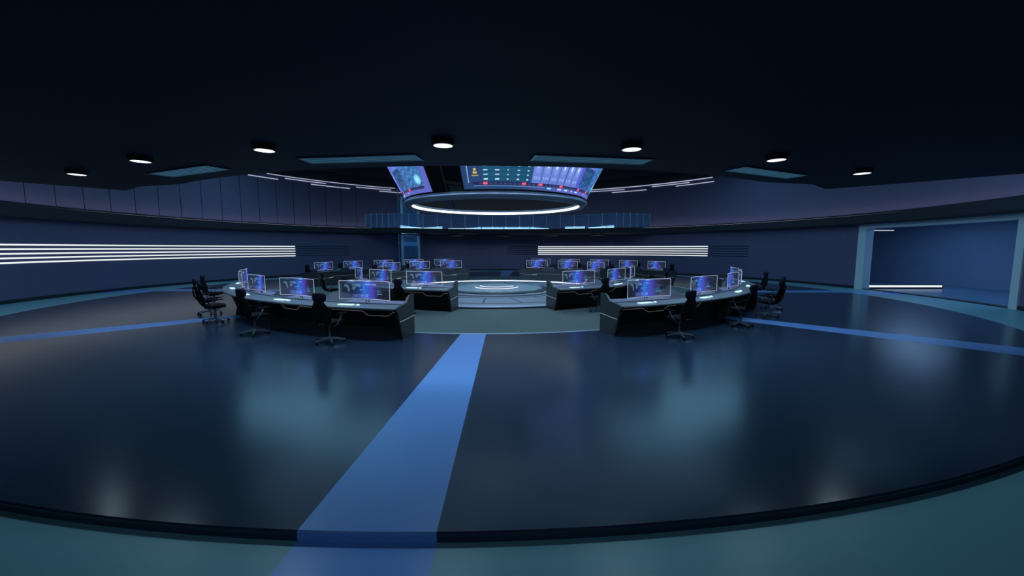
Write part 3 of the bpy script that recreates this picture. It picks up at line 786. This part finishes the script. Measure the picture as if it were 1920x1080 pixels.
def big_pattern(u, v):
    """u runs left to right as seen from outside, v bottom to top"""
    r, g, b = lin(38, 62, 105)
    edge_d = min(u*5.5, (1-u)*5.5, v, 1-v)
    if edge_d < .02: return (.004, .006, .012, 1)
    pr, pg, pb = lin(120, 135, 225); w = max(0, min(1, (u-.3)/.25))
    r, g, b = r*(1-w)+pr*w*.55, g*(1-w)+pg*w*.5, b*(1-w)+pb*w*.62
    # left icon column
    if .05 < u < .085:
        x = (u-.0675)/.0175
        for vc, c in ((.80, lin(90, 225, 240)), (.42, lin(215, 190, 90))):
            y = (v-vc)/.1
            if x*x+(y-.55)**2*1.2 < .12: r, g, b = c
            elif abs(x) < .55 and -.35 < y < .1: r, g, b = [q*.8 for q in c]
            elif abs(x) < .9 and -.95 < y < -.75: r, g, b = [q*.6 for q in c]
    if .03 < u < .034 and v > .17: r, g, b = lin(120, 175, 215)
    # table
    if .10 < u < .335 and .20 < v:
        r, g, b = lin(26, 78, 108)
        row = (v-.20)/.105; fr = row-int(row)
        if fr < .1: r, g, b = lin(18, 55, 90)
        elif .35 < fr < .62:
            for uc, hw in ((.118, .010), (.172, .009), (.222, .0035), (.272, .005), (.318, .004)):
                if abs(u-uc) < hw: r, g, b = lin(185, 215, 228)
    # six tall cards
    if .34 < u < .635 and .19 < v:
        q = (u-.34)/.0492; i = int(q); x = q-i
        r, g, b = lin(98, 120, 198)
        if x < .05: r, g, b = lin(40, 50, 110)
        dd = (x-.52)**2*5+(v-.62)**2*12
        r += .10*math.exp(-dd*3); g += .16*math.exp(-dd*3); b += .18*math.exp(-dd*3)
        if (x-.52)**2*2+(v-.62)**2*3 < .014: r, g, b = lin(205, 225, 255)
        ddr = math.sqrt((x-.52)**2*2.2+(v-.62)**2*4)
        if abs(ddr-.34) < .035: r, g, b = lin(120, 145, 222)
        if .28 < v < .35 and (abs(x-.28) < .07 or abs(x-.52) < .07 or abs(x-.76) < .07): r, g, b = lin(135, 160, 235)
    elif .635 <= u < .665: r, g, b = lin(82, 88, 200)
    # picture
    if .665 <= u < .96 and v > .20:
        s = streak(u*2.2, v)
        x = (u-.665)/.295
        base = lin(50, 95, 165) if x < .45 else lin(60, 110, 170)
        r, g, b = [q*(.45+.9*s) for q in base]
        if x < .4 and .28 < v < .75: r, g, b = [q*.55 for q in (r, g, b)]
        if v > .75 and x < .5: r, g, b = lin(88, 110, 200)
        d = ((x-.86)/.10)**2+((v-.36)/.14)**2
        if d < 1: r, g, b = [p+(q-p)*(1-d) for p, q in zip((r, g, b), lin(150, 225, 255))]
        if streak(u*9, v*.6) > .86: r += .05; g += .16; b += .2
    # ticker row with red badges
    if .115 < v < .185 and .05 < u < .95:
        r, g, b = lin(30, 38, 78)
        k = (u-.08)/.024; x = k-int(k)
        if .2 < x < .8 and .135 < v < .165: r, g, b = lin(62, 66, 110)
        for uc in (.115, .305, .395, .525, .68, .80):
            if abs(u-uc) < .011: r, g, b = lin(205, 50, 85) if abs(v-.15) > .012 else lin(230, 120, 150)
    if .082 < v < .095 and .05 < u < .42: r, g, b = lin(105, 150, 200)
    if .06 < v < .10:
        for uc, hw, c in ((.45, .012, (120, 235, 240)), (.52, .014, (190, 205, 250)), (.57, .012, (170, 235, 255)), (.62, .006, (150, 250, 250)), (.665, .013, (190, 215, 250)), (.77, .005, (170, 190, 240))):
            if abs(u-uc) < hw: r, g, b = lin(*c)
    return (r, g, b, 1)
for (a0, a1), w in zip(SC, ('facing the entrance', 'on the left', 'at the far side')):
    nx, ny = 460, 88
    me = bpy.data.meshes.new('display_screen'); vs = []; cs = []
    for j in range(ny+1):
        for i in range(nx+1):
            z = SZ0+(SZ1-SZ0)*j/ny; a = a0+(a1-a0)*i/nx; p = P(SR(z)+.012, a, z-4.0); vs.append(p[:])
            cs.append(big_pattern(i/nx, j/ny))
    fs = [(j*(nx+1)+i, j*(nx+1)+i+1, (j+1)*(nx+1)+i+1, (j+1)*(nx+1)+i) for j in range(ny) for i in range(nx)]
    me.from_pydata(vs, [], fs); at = me.color_attributes.new('pattern', 'FLOAT_COLOR', 'POINT')
    for k, c in enumerate(cs): at.data[k].color = c
    me.materials.append(M['bigscreen']); o = bpy.data.objects.new('display_screen', me); COL.objects.link(o); o.parent = t
    tag(o, 'curved lit display '+w)
    hp('display_back', M['ringdark'], lambda bm: arc(bm, [(SR(SZ0-.05), SZ0-.05), (SR(SZ1+.04), SZ1+.04), (SR(SZ1+.04)-.12, SZ1+.04), (SR(SZ0-.05)-.12, SZ0-.05)], a0-.4, a1+.4, 70))
for a0, a1 in ((-123.0, -115.2), (-4.0+.5, 6.0), (116.9, 127)):
    hp('gap_panel', M['ringdark'], lambda bm: arc(bm, [(4.18, 4.25), (4.92, 5.8), (4.84, 5.8), (4.10, 4.25)], a0, a1, 8))
hp('upper_ring', M['ringdark'], lambda bm: ring_rect(bm, 4.78, 5.1, 5.78, 5.95, 0, 360, 120))
for a in (-20, 100, -140):
    hp('hanger_rod', M['ringshell'], lambda bm: tube(bm, [P(4.9, a, 5.9), P(4.9, a, 7.99)], .04, 8))
    hp('hanger_rod', M['ringshell'], lambda bm: tube(bm, [P(4.9, a+60, 5.9), P(4.9, a+60, 7.99)], .04, 8))

# ------------------------------------------------------------------ rear balcony
t = empty('balcony', P(17.5, 89, 3.38), label='dark curved balcony with glass railing on the back wall under the hanging display', cat='balcony')
BO = -t.location
def bp(name, m, f, parent=None, **k):
    bm = BM(); f(bm); bmesh.ops.translate(bm, verts=bm.verts, vec=BO); return obj(name, bm, m, parent or t, **k)
RB = 16.2
cl, cr = 123.4, 55.0
outl = [P(RB, cl+(cr-cl)*i/40)[:2] for i in range(41)]
outl = [P(19.2, 128.9)[:2]] + outl + [P(19.2, 48.6)[:2]] + [P(19.2 if not 114 < 48.6+80.3*i/40 < 121.3 else 17.05, 48.6+80.3*i/40)[:2] for i in range(1, 40)]
bp('slab', M['ledge'], lambda bm: prism(bm, outl, 3.36, 3.80))
M['slit'] = mat('slit', (.05, .06, .08), .5, emit=(.05, .07, .1), es=.3)
for a0, a1 in ((113, 107), (104, 98), (88, 80), (78, 70)):
    bp('underside_slit', M['slit'], lambda bm: ring_rect(bm, RB+.25, RB+.31, 3.345, 3.362, a1, a0, 6))
M['under'] = glow('balcony_under_fill', (.60, .80, 1.0), 7)  # lamps added behind hiding lips to brighten the wall below the balcony
for am in (118, 104, 90, 76, 62):
    f = bp('underside_fill_housing', M['black'], lambda bm: [ring_rect(bm, 17.4, 17.44, 3.24, 3.362, am-2.3, am+2.3, 4), ring_rect(bm, 17.76, 17.8, 3.24, 3.362, am-2.3, am+2.3, 4), ring_rect(bm, 17.4, 17.8, 3.24, 3.362, am-2.3, am-2.15, 1), ring_rect(bm, 17.4, 17.8, 3.24, 3.362, am+2.15, am+2.3, 1)])
    bp('underside_fill_lamp', M['under'], lambda bm: ring_rect(bm, 17.45, 17.75, 3.345, 3.362, am-2.1, am+2.1, 4))
path = []
for i in range(5): path.append(P(19.0, 128.4).lerp(P(RB+.1, cl-.1), i/5))
n = 16
for i in range(n): path.append(P(RB+.1, cl-.1+(cr-cl+.2)*i/n))
for i in range(6): path.append(P(RB+.1, cr+.1).lerp(P(19.0, 49.2), i/5))
PH = 1.24
for i, p in enumerate(path):
    bp('railing_post', M['alloy'], lambda bm: box(bm, p.x, p.y, 3.80+PH/2, .035, .035, PH, math.atan2(p.y, p.x)))
for p, q in zip(path, path[1:]):
    d = (q-p).normalized(); a = p+d*.04; b = q-d*.04; nn = Vector((-d.y, d.x, 0))*.006
    bp('glass_pane', M['glass'], lambda bm: loft(bm, [[a+nn+Vector((0, 0, 3.84)), a-nn+Vector((0, 0, 3.84)), b-nn+Vector((0, 0, 3.84)), b+nn+Vector((0, 0, 3.84))], [a+nn+Vector((0, 0, 4.98)), a-nn+Vector((0, 0, 4.98)), b-nn+Vector((0, 0, 4.98)), b+nn+Vector((0, 0, 4.98))]]))
bp('handrail', M['alloy'], lambda bm: tube(bm, [p+Vector((0, 0, 4.93)) for p in path], .012, 6))
segs = [(121.2, 114.8, .20, .02), (114.6, 108.8, .02, .2), (107, 102, .02, .05), (101.8, 97, .06, .16), (96.8, 90, .17, .17), (89.8, 82, .17, .17), (81.8, 76, .17, .03), (71, 65, .16, .16), (64, 58.6, .03, .16), (58.4, 56.3, .16, .19)]  # glowing wedges painted in for reflections at the foot of the railing
def bl(bm):
    for a0, a1, h0, h1 in segs:
        q = [P(RB+.45, a0, 3.83), P(RB+.45, a1, 3.83), P(RB+.45, a1, 3.83+h1), P(RB+.45, a0, 3.83+h0)]
        w = [P(RB+.5, a0, 3.83), P(RB+.5, a1, 3.83), P(RB+.5, a1, 3.83+h1), P(RB+.5, a0, 3.83+h0)]
        loft(bm, [q, w])
bp('foot_reflection', M['balcrefl'], bl)

# ------------------------------------------------------------------ glass lift at the back left
LX, LY = -8.45, 16.15
t = empty('glass_lift', (LX, LY, ZF), rad(27), label='tall glass lift shaft with pale steel frame rising through the balcony', cat='lift')
H = 8.0
def lp(name, m, f, **k):
    bm = BM(); f(bm); return obj(name, bm, m, t, **k)
w = .72
for sx in (-1, 1):
    for sy in (-1, 1):
        lp('shaft_post', M['lift'], lambda bm: box(bm, sx*w, sy*w, (6.6 if sy < 0 else 7.5)/2, .20 if sy < 0 else .06, .12 if sy < 0 else .06, 6.6 if sy < 0 else 7.5))
for sx, sy, a, b in ((0, -1, 2*w-.1, .012), (0, 1, 2*w-.1, .012), (-1, 0, .012, 2*w-.1), (1, 0, .012, 2*w-.1)):
    lp('shaft_glass', M['liftglass'], lambda bm: box(bm, sx*w, sy*w, 3.3, a, b, 6.5))
for z in (.1, 3.35, 3.9, 6.55):
    lp('shaft_beam', M['lift'], lambda bm: [box(bm, 0, s*w, z, 2*w, .06, .07) for s in (-1, 1)] + [box(bm, s*w, 0, z, .06, 2*w, .07) for s in (-1, 1)])
lp('lift_car', M['liftcar'], lambda bm: (box(bm, 0, 0, 2.54, 1.2, 1.2, .34), box(bm, 0, 0, .35, 1.2, 1.2, .12)))
def fins(bm):
    for i in range(5):
        for x0, wd in ((-.55, .3), (-.02, .22), (.50, .18)):
            box(bm, x0+.05, -.62, 2.22-.15*i, wd, .03, .04)
lp('lift_car_slats', M['lift'], fins)
lp('lift_car_lamp', M['mark'], lambda bm: [box(bm, -.1+.06*i, -.4, 3.28-.015*abs(i-2), .04, .03, .03) for i in range(5)])
def cage(bm):
    for s in (-1, 1):
        tube(bm, [(-w+.12*(s+1), -w, 6.6), (-w+.12*(s+1), -w, 7.75)], .016, 6)
    for z in (6.75, 7.1, 7.45, 7.7): tube(bm, [(-w, -w, z), (-w+.24, -w, z)], .013, 6)
    for z in (6.85, 7.25): tube(bm, [(-w, -w, z), (w, -w, z), (w, w, z)], .02, 6)
lp('shaft_cage', M['lift'], cage)

# ------------------------------------------------------------------ world, camera, colour management
w_ = bpy.data.worlds.new('World'); S.world = w_; w_.use_nodes = True
bg = w_.node_tree.nodes['Background']; bg.inputs[0].default_value = (.05, .09, .16, 1); bg.inputs[1].default_value = .3
cam = bpy.data.cameras.new('Camera'); co = bpy.data.objects.new('Camera', cam); COL.objects.link(co); S.camera = co
cam.lens = 14.0; cam.sensor_width = 36; cam.clip_start = .05; cam.clip_end = 200
co.location = (.760, -19.608, 2.1); co.rotation_euler = (rad(90)-.0994, 0, 0)
S.view_settings.view_transform = 'Standard'; S.view_settings.look = 'None'; S.view_settings.gamma = 1
S.view_settings.use_curve_mapping = False; S.view_settings.exposure = 1.0
S.cycles.use_denoising = True
S.cycles.max_bounces = 8; S.cycles.transparent_max_bounces = 24
S.cycles.sample_clamp_indirect = 4
